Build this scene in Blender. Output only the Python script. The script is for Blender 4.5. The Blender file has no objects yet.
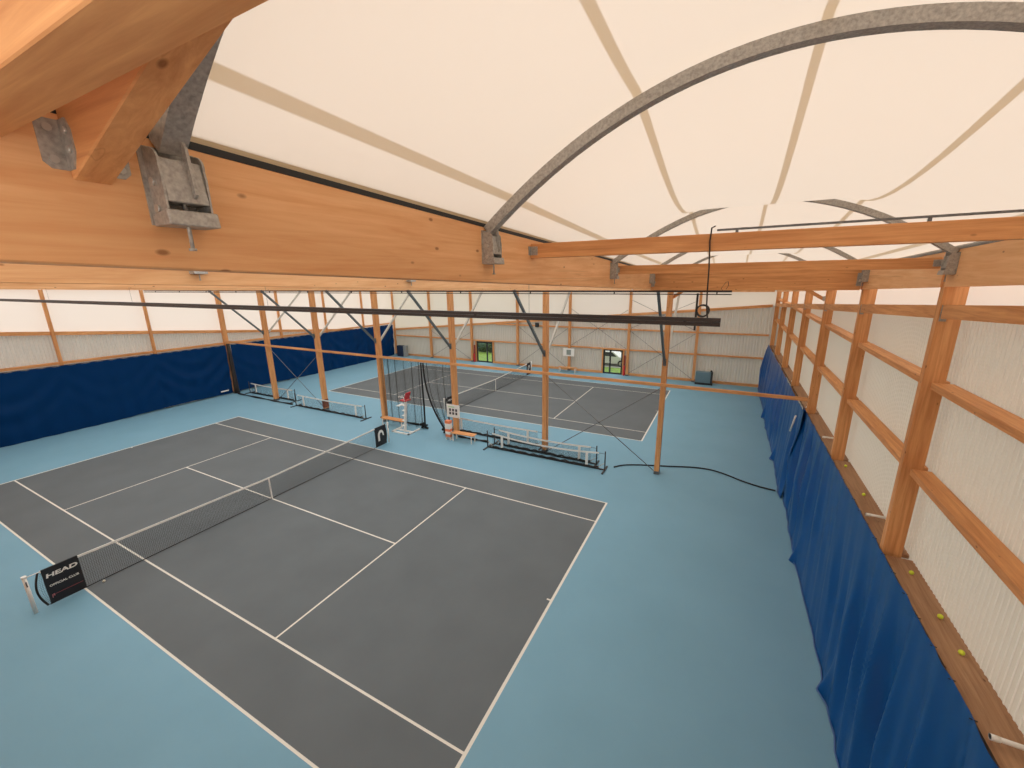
import bpy, bmesh, math, random
from mathutils import Vector, Matrix
random.seed(4)
SC = bpy.context.scene
COL = SC.collection
PI = math.pi

# ------------------------------------------------------------------ materials
def new_mat(name):
    m = bpy.data.materials.new(name); m.use_nodes = True
    nt = m.node_tree
    return m, nt, nt.nodes['Principled BSDF']

def plain(name, rgb, rough=.5, metal=0.0, noise=0.0, scale=8.0, spec=.5):
    m, nt, b = new_mat(name)
    b.inputs['Roughness'].default_value = rough
    b.inputs['Metallic'].default_value = metal
    b.inputs['Specular IOR Level'].default_value = spec
    b.inputs['Base Color'].default_value = (*rgb, 1)
    if noise:
        tc = nt.nodes.new('ShaderNodeTexCoord'); n = nt.nodes.new('ShaderNodeTexNoise')
        n.inputs['Scale'].default_value = scale; n.inputs['Detail'].default_value = 5
        r = nt.nodes.new('ShaderNodeValToRGB')
        r.color_ramp.elements[0].position = .3; r.color_ramp.elements[1].position = .7
        r.color_ramp.elements[0].color = (*[c * (1 - noise) for c in rgb], 1)
        r.color_ramp.elements[1].color = (*[min(1, c * (1 + noise)) for c in rgb], 1)
        nt.links.new(tc.outputs['Object'], n.inputs['Vector'])
        nt.links.new(n.outputs['Fac'], r.inputs['Fac'])
        nt.links.new(r.outputs['Color'], b.inputs['Base Color'])
    return m

def wood(name, axis, dark, light, seed=0.0, knots=True):
    """spruce: grain stretched along one axis, a few knots"""
    m, nt, b = new_mat(name)
    L = nt.links.new
    b.inputs['Roughness'].default_value = .6
    b.inputs['Specular IOR Level'].default_value = .25
    tc = nt.nodes.new('ShaderNodeTexCoord')
    mp = nt.nodes.new('ShaderNodeMapping')
    s = [16, 16, 16]; s[axis] = .9
    mp.inputs['Scale'].default_value = s
    mp.inputs['Location'].default_value = (seed, seed * 1.7, seed * .6)
    L(tc.outputs['Object'], mp.inputs['Vector'])
    n1 = nt.nodes.new('ShaderNodeTexNoise'); n1.inputs['Scale'].default_value = 1.3; n1.inputs['Detail'].default_value = 6
    n1.inputs['Roughness'].default_value = .62; n1.inputs['Distortion'].default_value = .5
    L(mp.outputs['Vector'], n1.inputs['Vector'])
    r1 = nt.nodes.new('ShaderNodeValToRGB')
    r1.color_ramp.elements[0].position = .32; r1.color_ramp.elements[0].color = (*dark, 1)
    r1.color_ramp.elements[1].position = .66; r1.color_ramp.elements[1].color = (*light, 1)
    L(n1.outputs['Fac'], r1.inputs['Fac'])
    # board to board variation: wide soft bands along the grain
    mp2 = nt.nodes.new('ShaderNodeMapping')
    s2 = [2.2, 2.2, 2.2]; s2[axis] = .25
    mp2.inputs['Scale'].default_value = s2
    L(tc.outputs['Object'], mp2.inputs['Vector'])
    n2 = nt.nodes.new('ShaderNodeTexNoise'); n2.inputs['Scale'].default_value = 1.0; n2.inputs['Detail'].default_value = 2
    L(mp2.outputs['Vector'], n2.inputs['Vector'])
    mx = nt.nodes.new('ShaderNodeMix'); mx.data_type = 'RGBA'; mx.blend_type = 'MULTIPLY'
    r2 = nt.nodes.new('ShaderNodeValToRGB')
    r2.color_ramp.elements[0].position = .35; r2.color_ramp.elements[0].color = (.78, .72, .66, 1)
    r2.color_ramp.elements[1].position = .65; r2.color_ramp.elements[1].color = (1, 1, 1, 1)
    L(n2.outputs['Fac'], r2.inputs['Fac'])
    mx.inputs['Factor'].default_value = .8
    L(r1.outputs['Color'], mx.inputs['A']); L(r2.outputs['Color'], mx.inputs['B'])
    out = mx.outputs['Result']
    if knots:
        mp3 = nt.nodes.new('ShaderNodeMapping')
        s3 = [6.5, 6.5, 6.5]; s3[axis] = 3.2
        mp3.inputs['Scale'].default_value = s3
        mp3.inputs['Location'].default_value = (seed * 2.1, seed, seed * 3.3)
        L(tc.outputs['Object'], mp3.inputs['Vector'])
        v = nt.nodes.new('ShaderNodeTexVoronoi'); v.inputs['Scale'].default_value = 1.0
        L(mp3.outputs['Vector'], v.inputs['Vector'])
        r3 = nt.nodes.new('ShaderNodeValToRGB')
        r3.color_ramp.elements[0].position = .045; r3.color_ramp.elements[0].color = (.30, .20, .14, 1)
        r3.color_ramp.elements[1].position = .10; r3.color_ramp.elements[1].color = (1, 1, 1, 1)
        L(v.outputs['Distance'], r3.inputs['Fac'])
        mk = nt.nodes.new('ShaderNodeMix'); mk.data_type = 'RGBA'; mk.blend_type = 'MULTIPLY'
        mk.inputs['Factor'].default_value = .75
        L(out, mk.inputs['A']); L(r3.outputs['Color'], mk.inputs['B'])
        out = mk.outputs['Result']
    # drying checks: thin dark lines that follow the grain
    mp4 = nt.nodes.new('ShaderNodeMapping')
    s4 = [10, 10, 10]; s4[axis] = .09
    mp4.inputs['Scale'].default_value = s4; mp4.inputs['Location'].default_value = (seed * 5, 3, seed)
    L(tc.outputs['Object'], mp4.inputs['Vector'])
    n4 = nt.nodes.new('ShaderNodeTexNoise'); n4.inputs['Scale'].default_value = 1.0; n4.inputs['Detail'].default_value = 1.5
    L(mp4.outputs['Vector'], n4.inputs['Vector'])
    r4 = nt.nodes.new('ShaderNodeValToRGB')
    e = r4.color_ramp.elements
    e[0].position = .336; e[0].color = (1, 1, 1, 1); e[1].position = .354; e[1].color = (1, 1, 1, 1)
    k = e.new(.345); k.color = (.55, .43, .35, 1)
    L(n4.outputs['Fac'], r4.inputs['Fac'])
    mc = nt.nodes.new('ShaderNodeMix'); mc.data_type = 'RGBA'; mc.blend_type = 'MULTIPLY'; mc.inputs['Factor'].default_value = .35
    L(out, mc.inputs['A']); L(r4.outputs['Color'], mc.inputs['B']); out = mc.outputs['Result']
    L(out, b.inputs['Base Color'])
    bp = nt.nodes.new('ShaderNodeBump'); bp.inputs['Strength'].default_value = .08; bp.inputs['Distance'].default_value = .004
    L(n1.outputs['Fac'], bp.inputs['Height']); L(bp.outputs['Normal'], b.inputs['Normal'])
    return m

WD, WL = (.60, .262, .098), (.83, .425, .178)
WU, WV, WZ = (wood('spruce_' + 'xyz'[a], a, WD, WL, 1.3 * a) for a in range(3))
GD, GL = (.80, .40, .175), (.92, .54, .27)
GV = wood('glulam_v', 1, GD, GL, 4.4)
LEDGE = wood('ledge_wood', 1, (.30, .16, .085), (.46, .27, .15), 2.2)

def translucent(name, trans, refl, mix, seams=False, ribs=False):
    """white PVC membrane / polycarbonate: daylight passes through it"""
    m, nt, b = new_mat(name)
    L = nt.links.new
    nt.nodes.remove(b)
    o = nt.nodes['Material Output']
    t = nt.nodes.new('ShaderNodeBsdfTranslucent'); t.inputs['Color'].default_value = (*trans, 1)
    d = nt.nodes.new('ShaderNodeBsdfDiffuse'); d.inputs['Color'].default_value = (*refl, 1)
    mx = nt.nodes.new('ShaderNodeMixShader'); mx.inputs['Fac'].default_value = mix
    L(d.outputs[0], mx.inputs[1]); L(t.outputs[0], mx.inputs[2]); L(mx.outputs[0], o.inputs['Surface'])
    if seams:   # welded overlaps of the membrane lengths: double thickness lets less light through
        at = nt.nodes.new('ShaderNodeAttribute'); at.attribute_name = 'seam'; at.attribute_type = 'GEOMETRY'
        c = nt.nodes.new('ShaderNodeMix'); c.data_type = 'RGBA'
        c.inputs['A'].default_value = (*trans, 1)
        c.inputs['B'].default_value = (trans[0] * .62, trans[1] * .52, trans[2] * .38, 1)
        L(at.outputs['Fac'], c.inputs['Factor']); L(c.outputs['Result'], t.inputs['Color'])
    return m

MEMB = translucent('roof_membrane', (.69, .56, .445), (.80, .77, .73), .50, seams=True)
MEMB_FILL = translucent('roof_membrane_fill', (.86, .83, .80), (.80, .78, .75), .70, seams=True)  # for the unseen vaults: made whiter and clearer to add light on the floor
PANEL = translucent('clear_panel', (.545, .455, .38), (.80, .77, .73), .50)
GABLE_FILL = translucent('gable_fill_panel', (.95, .90, .84), (.80, .78, .74), .70)  # added bright sheet for the unseen near end, lights timber around the viewer
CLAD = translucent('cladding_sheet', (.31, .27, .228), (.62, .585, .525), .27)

CLADR = translucent('cladding_sheet_lit_copy', (.40, .36, .30), (.76, .725, .64), .30)  # paler, clearer copy of the cladding: this wall's stronger light put into colour

def blue_floor():
    m, nt, b = new_mat('blue_floor')
    L = nt.links.new
    b.inputs['Roughness'].default_value = .62; b.inputs['Specular IOR Level'].default_value = .3
    tc = nt.nodes.new('ShaderNodeTexCoord')
    n = nt.nodes.new('ShaderNodeTexNoise'); n.inputs['Scale'].default_value = .45; n.inputs['Detail'].default_value = 6
    r = nt.nodes.new('ShaderNodeValToRGB')
    r.color_ramp.elements[0].position = .3; r.color_ramp.elements[0].color = (.170, .340, .442, 1)
    r.color_ramp.elements[1].position = .7; r.color_ramp.elements[1].color = (.186, .364, .472, 1)
    L(tc.outputs['Object'], n.inputs['Vector']); L(n.outputs['Fac'], r.inputs['Fac']); L(r.outputs['Color'], b.inputs['Base Color'])
    return m
FLOORM = blue_floor()
COURTM = plain('court_grey', (.114, .132, .141), .62, noise=.07, scale=.6, spec=.3)
LINEM = plain('line_white', (.72, .70, .62), .6)
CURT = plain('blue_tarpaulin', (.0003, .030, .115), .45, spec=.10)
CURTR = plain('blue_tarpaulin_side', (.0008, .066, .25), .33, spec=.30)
GALV = plain('galvanised_steel', (.40, .38, .345), .5, .35, noise=.24, scale=55)
GALVL = plain('zinc_bolt', (.50, .48, .44), .4, .5)
GALVD = plain('galvanised_dark', (.16, .165, .165), .5, .5, noise=.25, scale=20)
RUBBER = plain('black_rubber', (.012, .012, .012), .6)
BLACK = plain('black_metal', (.02, .019, .018), .5)
BROWN = plain('dark_brown_metal', (.022, .013, .010), .5)
NETM = plain('net_cord', (.015, .016, .016), .8)
WHITE = plain('white_paint', (.80, .78, .73), .45)
STEELG = plain('grey_steel', (.115, .135, .14), .5, .2)
STEELL = plain('pale_steel', (.46, .43, .37), .5, .1)
BANNER = plain('banner_black', (.012, .012, .015), .6)
PINK = plain('banner_red', (.30, .05, .06), .6)
RED = plain('red_plastic', (.62, .03, .035), .4)
ORANGE = plain('orange_print', (.80, .22, .09), .5)
BALLM = plain('tennis_ball_felt', (.66, .76, .06), .9)
PALEBALL = plain('worn_ball_felt', (.70, .66, .55), .9)
BINM = plain('blue_grey_plastic', (.13, .22, .26), .5)
NAVY = plain('navy_fabric', (.015, .03, .07), .7)
DARKWOOD = plain('dark_wood', (.02, .012, .010), .6)
FRAME = plain('dark_frame', (.025, .028, .028), .4)
TAN = plain('tan_edge', (.55, .43, .27), .6)
GRASS = plain('lawn_grass', (.19, .30, .035), .9, noise=.35, scale=3)
HEDGE = plain('hedge_leaf', (.06, .10, .035), .9, noise=.5, scale=6)
RENDER = plain('pale_render', (.55, .53, .50), .8)
GREYSIGN = plain('grey_print', (.24, .27, .24), .6)
DARKPRINT = plain('dark_print', (.06, .05, .05), .6)
def glass():
    m, nt, b = new_mat('door_glass')
    nt.nodes.remove(b)
    g = nt.nodes.new('ShaderNodeBsdfGlossy'); g.inputs['Roughness'].default_value = .02
    t = nt.nodes.new('ShaderNodeBsdfTransparent'); t.inputs['Color'].default_value = (.93, .95, .94, 1)
    mx = nt.nodes.new('ShaderNodeMixShader'); mx.inputs['Fac'].default_value = .06
    nt.links.new(t.outputs[0], mx.inputs[1]); nt.links.new(g.outputs[0], mx.inputs[2])
    nt.links.new(mx.outputs[0], nt.nodes['Material Output'].inputs['Surface'])
    return m
GLASS = glass()

# ------------------------------------------------------------------ mesh helpers
class MB:
    def __init__(s): s.bm = bmesh.new()
    def box(s, x0, x1, y0, y1, z0, z1, bev=0):
        return s.hexa([(x0, y0, z0), (x1, y0, z0), (x1, y1, z0), (x0, y1, z0), (x0, y0, z1), (x1, y0, z1), (x1, y1, z1), (x0, y1, z1)], bev)
    def hexa(s, c, bev=0):
        vs = [s.bm.verts.new(p) for p in c]
        fs = [s.bm.faces.new([vs[i] for i in f]) for f in ((3, 2, 1, 0), (4, 5, 6, 7), (0, 1, 5, 4), (1, 2, 6, 5), (2, 3, 7, 6), (3, 0, 4, 7))]
        if bev:
            es = list({e for f in fs for e in f.edges})
            bmesh.ops.bevel(s.bm, geom=es, offset=bev, segments=1, affect='EDGES')
        return s
    def bar(s, p, q, w, h, bev=0, up=(0, 0, 1)):
        """rectangular bar from p to q; w sideways, h along 'up'"""
        p, q = Vector(p), Vector(q); d = (q - p).normalized()
        side = d.cross(Vector(up))
        if side.length < 1e-4: side = Vector((1, 0, 0))
        side.normalize(); u = side.cross(d)
        a, b = side * w / 2, u * h / 2
        return s.hexa([p - a - b, p + a - b, q + a - b, q - a - b, p - a + b, p + a + b, q + a + b, q - a + b], bev)
    def tube(s, pts, r, n=8, closed=False):
        pts = [Vector(p) for p in pts]; rings = []
        N = len(pts)
        for i, p in enumerate(pts):
            if closed: d = pts[(i + 1) % N] - pts[i - 1]
            else: d = pts[min(i + 1, N - 1)] - pts[max(i - 1, 0)]
            d.normalize()
            ref = Vector((0, 0, 1)) if abs(d.z) < .9 else Vector((1, 0, 0))
            a = d.cross(ref).normalized(); b = a.cross(d)
            rr = r[i] if isinstance(r, (list, tuple)) else r
            rings.append([s.bm.verts.new(p + a * rr * math.cos(2 * PI * k / n) + b * rr * math.sin(2 * PI * k / n)) for k in range(n)])
        for i in range(N if closed else N - 1):
            A, B = rings[i], rings[(i + 1) % N]
            for k in range(n):
                f = s.bm.faces.new((A[k], A[(k + 1) % n], B[(k + 1) % n], B[k])); f.smooth = True
        if not closed:
            s.bm.faces.new(rings[0][::-1]); s.bm.faces.new(rings[-1])
        return s
    def prism(s, poly, axis, a, b):
        """closed outline in the two other axes, extruded along axis from a to b"""
        def P(p, t):
            c = list(p); c.insert(axis, t); return c
        lo = [s.bm.verts.new(P(p, a)) for p in poly]; hi = [s.bm.verts.new(P(p, b)) for p in poly]
        n = len(poly)
        s.bm.faces.new(lo[::-1]); s.bm.faces.new(hi)
        for i in range(n): s.bm.faces.new((lo[i], lo[(i + 1) % n], hi[(i + 1) % n], hi[i]))
        return s
    def grid(s, nu, nv, fn, smooth=True):
        vs = [[s.bm.verts.new(fn(i / nu, j / nv)) for j in range(nv + 1)] for i in range(nu + 1)]
        for i in range(nu):
            for j in range(nv):
                f = s.bm.faces.new((vs[i][j], vs[i + 1][j], vs[i + 1][j + 1], vs[i][j + 1])); f.smooth = smooth
        return s
    def sphere(s, c, r, n=14):
        g = bmesh.ops.create_uvsphere(s.bm, u_segments=n, v_segments=n // 2 + 2, radius=r, matrix=Matrix.Translation(c))
        for v in g['verts']:
            for f in v.link_faces: f.smooth = True
        return s
    def build(s, name, mat, parent=None, origin=None, fix=True):
        if fix: bmesh.ops.recalc_face_normals(s.bm, faces=s.bm.faces[:])
        if origin is not None: bmesh.ops.translate(s.bm, verts=s.bm.verts[:], vec=-Vector(origin))
        me = bpy.data.meshes.new(name); s.bm.to_mesh(me); s.bm.free()
        me.materials.append(mat)
        o = bpy.data.objects.new(name, me); COL.objects.link(o)
        if origin is not None: o.location = origin
        if parent is not None: o.parent = parent
        return o

def tag(o, label, cat, group=None, kind=None):
    if label: o['label'] = label
    if cat: o['category'] = cat
    if group: o['group'] = group
    if kind: o['kind'] = kind
    return o
def thing(name, loc, label, cat, group=None, rz=0):
    o = bpy.data.objects.new(name, None); COL.objects.link(o); o.empty_display_size = .2
    o.location = loc; o.rotation_euler = (0, 0, rz)
    return tag(o, label, cat, group)
def setting(name, loc=(0, 0, 0), label=None):
    o = bpy.data.objects.new(name, None); COL.objects.link(o); o.location = loc; o['kind'] = 'structure'
    if label: o['label'] = label
    return o
def struct(o): o['kind'] = 'structure'; return o
def dup(root, loc, label=None, group=None):
    r = root.copy(); COL.objects.link(r); r.location = loc
    if label: r['label'] = label
    if group: r['group'] = group
    for ch in list(root.children):
        c = ch.copy(); COL.objects.link(c); c.parent = r
        for g in list(ch.children):
            d = g.copy(); COL.objects.link(d); d.parent = c
    return r
def letters(txt, size, mat, name, parent, mtx, depth=.002, xs=1.0, shear=0.0, off=.012):
    cu = bpy.data.curves.new(name, 'FONT'); cu.body = txt; cu.size = size; cu.align_x = 'CENTER'; cu.align_y = 'CENTER'
    cu.extrude = depth; cu.shear = shear; cu.offset = size * off
    t = bpy.data.objects.new('tmp', cu); COL.objects.link(t)
    dg = bpy.context.evaluated_depsgraph_get()
    me = bpy.data.meshes.new_from_object(t.evaluated_get(dg))
    bpy.data.objects.remove(t); bpy.data.curves.remove(cu)
    me.name = name; me.transform(Matrix.Diagonal((xs, 1, 1, 1))); me.transform(mtx)
    me.materials.clear(); me.materials.append(mat)
    o = bpy.data.objects.new(name, me); COL.objects.link(o); o.parent = parent
    return o

# ------------------------------------------------------------------ dimensions
# x runs along the courts, y across them (away from the viewer), z up
UR, UL, VN, VF = 18.46, -18.50, -9.15, 27.0     # insides of the cladding
CV = 17.73                                       # middle of the far court
MID = 8.86                                       # centre row of posts
POSTV = [-8.86, -4.43, 0.0, 4.43, 8.86, 13.36, 17.86, 22.36, 26.80]
ARCHV = [-7.54, -4.96, -0.26, 4.10, 8.55, 13.05, 17.55, 22.05, 26.5]
ROWU = [13.125, 7.875, 2.625, -2.625, -7.875, -13.125]
zb = lambda v: 8.06 - .037 * v                   # underside of the main beams
zt = lambda v: zb(v) + .51
F = 13.13                                        # camera-side face of the first main beam
HB = 18.02                                       # inside face of the wall head beam

# ------------------------------------------------------------------ camera
Rm = Matrix(((0, 0, 0),) * 3)
yaw, pitch, roll = 2.0561, -.2505, -.0151
f = Vector((math.cos(pitch) * math.cos(yaw), math.cos(pitch) * math.sin(yaw), math.sin(pitch)))
ri = f.cross(Vector((0, 0, 1))).normalized(); up = ri.cross(f)
R2 = math.cos(roll) * ri + math.sin(roll) * up; U2 = -math.sin(roll) * ri + math.cos(roll) * up
cam = bpy.data.cameras.new('camera'); cam.sensor_width = 36; cam.lens = 413.05 / 1024 * 36; cam.clip_start = .02; cam.clip_end = 400
co = bpy.data.objects.new('camera', cam); COL.objects.link(co)
co.matrix_world = Matrix((R2, U2, -f)).transposed().to_4x4()
co.location = (15.2775, -8.5581, 8.2799)
SC.camera = co

# ------------------------------------------------------------------ floor and courts
def court_cuts():
    h = .025
    xs = [-11.885, -11.815, -6.4 - h, -6.4 + h, 6.4 - h, 6.4 + h, 11.815, 11.885, -11.715, 11.715]
    ys = [-5.485, -5.435, -4.115, -4.065, -h, h, 4.065, 4.115, 5.435, 5.485]
    return xs, ys
def is_line(x, y):
    ax, ay = abs(x), abs(y)
    if ax > 11.815: return True
    if ay > 5.435: return True
    if 4.065 < ay < 4.115: return True
    if abs(ax - 6.4) < .025 and ay < 4.1: return True
    if ay < .025 and (ax < 6.4 or ax > 11.715): return True
    return False
xs, ys = court_cuts()
XS = sorted(set(xs + [UL - .3, UR + .3])); YS = sorted(set(ys + [y + CV for y in ys] + [VN - .3, VF + .35]))
bmF, bmC, bmL = bmesh.new(), [bmesh.new(), bmesh.new()], [bmesh.new(), bmesh.new()]
for i in range(len(XS) - 1):
    for j in range(len(YS) - 1):
        x, y = (XS[i] + XS[i + 1]) / 2, (YS[j] + YS[j + 1]) / 2
        tgt = bmF
        for k, c in enumerate((0, CV)):
            if abs(x) < 11.885 and abs(y - c) < 5.485:
                tgt = bmL[k] if is_line(x, y - c) else bmC[k]
        tgt.faces.new([tgt.verts.new(p) for p in ((XS[i], YS[j], 0), (XS[i + 1], YS[j], 0), (XS[i + 1], YS[j + 1], 0), (XS[i], YS[j + 1], 0))])
def flat(bm, name, mat, parent=None):
    bmesh.ops.remove_doubles(bm, verts=bm.verts[:], dist=1e-4)
    me = bpy.data.meshes.new(name); bm.to_mesh(me); bm.free(); me.materials.append(mat)
    o = bpy.data.objects.new(name, me); COL.objects.link(o); o.parent = parent
    return o
fl = struct(flat(bmF, 'floor', FLOORM))
for k, w in enumerate(('near', 'far')):
    c = flat(bmC[k], 'court_surface', COURTM, fl); c['label'] = 'dark grey playing area of the %s tennis court' % w
    c = flat(bmL[k], 'court_marking', LINEM, fl); c['label'] = 'white painted lines of the %s tennis court' % w

# ------------------------------------------------------------------ walls
def sheet(a0, a1, fixed, axis, z0, z1, name, mat, parent, pitch=.15, amp=.018):
    """corrugated sheet, ribs vertical, between heights z0(a), z1(a)"""
    m = MB(); n = int(round(abs(a1 - a0) / pitch)); seq = []
    for i in range(n):
        for t, d in ((0, -1), (.25, -1), (.5, 1), (.75, 1)):
            seq.append((a0 + (a1 - a0) * (i + t) / n, d * amp))
    seq.append((a1, -amp))
    prev = None
    for a, d in seq:
        p = (fixed + d, a) if axis == 1 else (a, fixed + d)
        cur = [m.bm.verts.new((*p, z0(a))), m.bm.verts.new((*p, z1(a)))]
        if prev: m.bm.faces.new((prev[0], cur[0], cur[1], prev[1]))
        prev = cur
    return m.build(name, mat, parent, fix=False)
def slab(a0, a1, fixed, axis, z0, z1, th, name, mat, parent, step=None):
    m = MB()
    P = (lambda a, o, z: (fixed + o, a, z)) if axis == 1 else (lambda a, o, z: (a, fixed + o, z))
    m.hexa([P(a0, 0, z0(a0)), P(a0, th, z0(a0)), P(a1, th, z0(a1)), P(a1, 0, z0(a1)), P(a0, 0, z1(a0)), P(a0, th, z1(a0)), P(a1, th, z1(a1)), P(a1, 0, z1(a1))])
    return m.build(name, mat, parent)
C = lambda z: (lambda a: z)

def panel(a0, a1, fixed, axis, z0, z1, name, mat, parent):
    m = MB(); n = 24; prev = None
    for i in range(n + 1):
        a = a0 + (a1 - a0) * i / n
        P = (fixed, a) if axis == 1 else (a, fixed)
        cur = [m.bm.verts.new((*P, z0(a))), m.bm.verts.new((*P, z1(a)))]
        if prev: m.bm.faces.new((prev[0], cur[0], cur[1], prev[1]))
        prev = cur
    return m.build(name, mat, parent, fix=False)

# --- side wall with the tennis balls (x = 18.4)
wr = setting('wall_right')
bandR = lambda v: 7.655 - .0575 * (v + 1)        # underside of the sloping rail
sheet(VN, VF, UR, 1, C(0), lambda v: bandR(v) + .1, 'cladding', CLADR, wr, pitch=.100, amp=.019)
panel(VN, VF, UR - .02, 1, lambda v: bandR(v) + .1, lambda v: zb(v) + .3, 'clear_panel', PANEL, wr)
pw = .07
for i in range(len(POSTV) - 1):
    a, b = POSTV[i] + pw, POSTV[i + 1] - pw
    for z in (5.12, 6.57):
        slab(a, b, 18.14, 1, C(z - .05), C(z + .05), .26, 'girt', WV, wr)
    slab(a, b, 18.06, 1, bandR, lambda v: bandR(v) + .2, .12, 'sloping_rail', WV, wr)
    slab(a, b, HB, 1, zb, lambda v: zt(v) + .03, .17, 'head_beam', GV, wr)
    slab(a, b, 18.07, 1, lambda v: 3.47 - .01 * v, lambda v: 3.53 - .01 * v, .38, 'ledge', LEDGE, wr)
    m = MB(); m.box(18.05, 18.13, b - .012, b + .0, bandR(b) - .04, bandR(b) + .2); m.build('joist_hanger', GALV, wr)

# --- side wall behind the long blue curtain (x = -18.5)
wl = setting('wall_left')
bandL = lambda v: 5.56 - .1045 * v
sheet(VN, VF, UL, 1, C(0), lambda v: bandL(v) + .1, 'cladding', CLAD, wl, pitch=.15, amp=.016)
panel(VN, VF, UL - .0, 1, lambda v: bandL(v) + .1, lambda v: zb(v) + .3, 'clear_panel', PANEL, wl)
for i in range(len(POSTV) - 1):
    a, b = POSTV[i] + pw, POSTV[i + 1] - pw
    slab(a, b, -18.42, 1, bandL, lambda v: bandL(v) + .2, .12, 'sloping_rail', WV, wl)
    slab(a, b, -18.42, 1, lambda v: 3.90 - .014 * v, lambda v: 4.04 - .014 * v, .16, 'girt', WV, wl)
    slab(a, b, -18.42, 1, zb, zt, .17, 'head_beam', GV, wl)

# --- end wall with the doors (y = 27)
wb = setting('wall_back')
bandB = lambda u: 4.40 + .0888 * u
DOORS = [(5.72, 7.42, 2.18), (-7.42, -5.52, 2.12)]
xsb = sorted([UL, UR] + [d[0] for d in DOORS] + [d[1] for d in DOORS])
for a, b in zip(xsb[:-1], xsb[1:]):
    hole = [d for d in DOORS if abs(d[0] - a) < .01]
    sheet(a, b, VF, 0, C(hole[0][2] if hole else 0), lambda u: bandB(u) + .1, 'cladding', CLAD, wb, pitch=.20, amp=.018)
panel(UL, UR, VF, 0, lambda u: bandB(u) + .1, C(zb(VF) + .3), 'clear_panel', PANEL, wb)
BU = [-18.2] + [-u for u in ROWU] + [18.0]
BU = sorted(BU)
for a, b in zip(BU[:-1], BU[1:]):
    a, b = a + .1, b - .1
    slab(a, b, 26.80, 0, bandB, lambda u: bandB(u) + .2, .12, 'sloping_rail', WU, wb)
    for z in (2.22, 3.95):
        if bandB(b) > z + .15:
            aa = a if bandB(a) > z else a + (z - bandB(a)) / .0888
            slab(aa, b, 26.78, 0, C(z - .06), C(z + .06), .18, 'girt', WU, wb)
    segs = [(a, b)]
    for d in DOORS:
        if a < d[0] < b: segs = [(a, d[0] - .12), (d[1] + .12, b)]
    for s0, s1 in segs:
        if s1 - s0 > .1: slab(s0, s1, 26.82, 0, C(.0), C(.20), .12, 'bottom_rail', WU, wb)
    slab(a, b, 26.80, 0, C(zb(VF)), C(zt(VF)), .16, 'head_beam', GV, wb)
for d in DOORS:      # timber trimmers around the openings
    for x in (d[0] - .12, d[1]):
        MB().box(x, x + .12, 26.80, 26.97, 0, d[2]).build('door_trimmer', WZ, wb)

# --- wall behind the viewer
wn = setting('wall_front')
slab(UL, UR, VN, 0, C(0), C(7.3), -.04, 'shade_boarding', WZ, wn)  # unseen; made of opaque boards to darken the near end of the floor
panel(UL, UR, VN, 0, C(7.3), C(zb(VN) + .3), 'clear_panel', GABLE_FILL, wn)  # out of view, added as fill light for the nearest beams

# --- glazed doors in the end wall
def door(name, x0, x1, h, leafs):
    d = setting(name, ((x0 + x1) / 2, 26.9, 0))
    O = ((x0 + x1) / 2, 26.9, 0)
    m = MB(); m.box(x0 - O[0], x0 + .07 - O[0], -.03, .05, 0, h); m.box(x1 - .07 - O[0], x1 - O[0], -.03, .05, 0, h); m.box(x0 - O[0], x1 - O[0], -.03, .05, h - .07, h); m.box(x0 - O[0], x1 - O[0], -.03, .05, 0, .05)
    m.build('door_frame', FRAME, d)
    for a, b in leafs:
        a, b = a - O[0], b - O[0]
        m = MB(); t = .075
        m.box(a, a + t, -.02, .03, .05, h - .07); m.box(b - t, b, -.02, .03, .05, h - .07); m.box(a, b, -.02, .03, .05, .13); m.box(a, b, -.02, .03, h - .15, h - .07)
        lf = m.build('door_leaf', FRAME, d)
        MB().box(a + t, b - t, 0, .012, .13, h - .15).build('pane', GLASS, lf)
        MB().tube([(b - t / 2, -.06, .95), (b - t / 2, -.06, 1.15)], .012).build('handle', GALV, lf)
    return d
door('door_1', 5.72, 7.42, 2.18, [(5.79, 6.33), (6.33, 7.35)])
door('door_2', -7.42, -5.52, 2.12, [(-7.35, -6.20), (-6.20, -5.59)])

# ------------------------------------------------------------------ roof: seven membrane vaults
ceil = setting('ceiling')
sup = [VN] + ARCHV + [VF + .05]
RISE = 1.04
SEAMS = [-2.25, -1.13, 0.02, 1.24, 2.30]
def vault(x0, x1, name, mat):
    m = MB(); xc, h = (x0 + x1) / 2, (x1 - x0) / 2
    us = sorted(set([-h + 2 * h * i / 36 for i in range(37)] + [s + d for s in SEAMS for d in (-.036, -.027, .027, .036) if abs(s + d) < h]))
    vs = []
    for a, b in zip(sup[:-1], sup[1:]):
        vs += [a + (b - a) * k / 10 for k in range(10)]
    vs.append(sup[-1])
    lay = m.bm.verts.layers.float.new('seam')
    rows = []
    for v in vs:
        for a, b in zip(sup[:-1], sup[1:]):
            if a <= v <= b: t = (v - a) / (b - a); L = b - a; break
        sag = .0047 * L ** 3 * 4 * t ** 1.35 * (1 - t ** 1.35)
        drop = .09 * min(1, max(0, (v - ARCHV[1]) / (ARCHV[2] - ARCHV[1])))
        row = []
        for u in us:
            s = u / h
            z = zb(v) + .535 + (RISE + .02) * (1 - s * s) - sag * (1 - s * s) ** 3.2 - drop * (1 - s ** 4)
            vt = m.bm.verts.new((xc + u, v, z))
            vt[lay] = 1.0 if any(abs(u - q) < .029 for q in SEAMS) else 0.0
            row.append(vt)
        rows.append(row)
    for r0, r1 in zip(rows[:-1], rows[1:]):
        for i in range(len(us) - 1):
            fc = m.bm.faces.new((r0[i], r0[i + 1], r1[i + 1], r1[i])); fc.smooth = True
    return m.build(name, mat, ceil, fix=False)
edges = [HB + .16] + [r - .0 for r in ROWU] + [-18.40]
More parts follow.
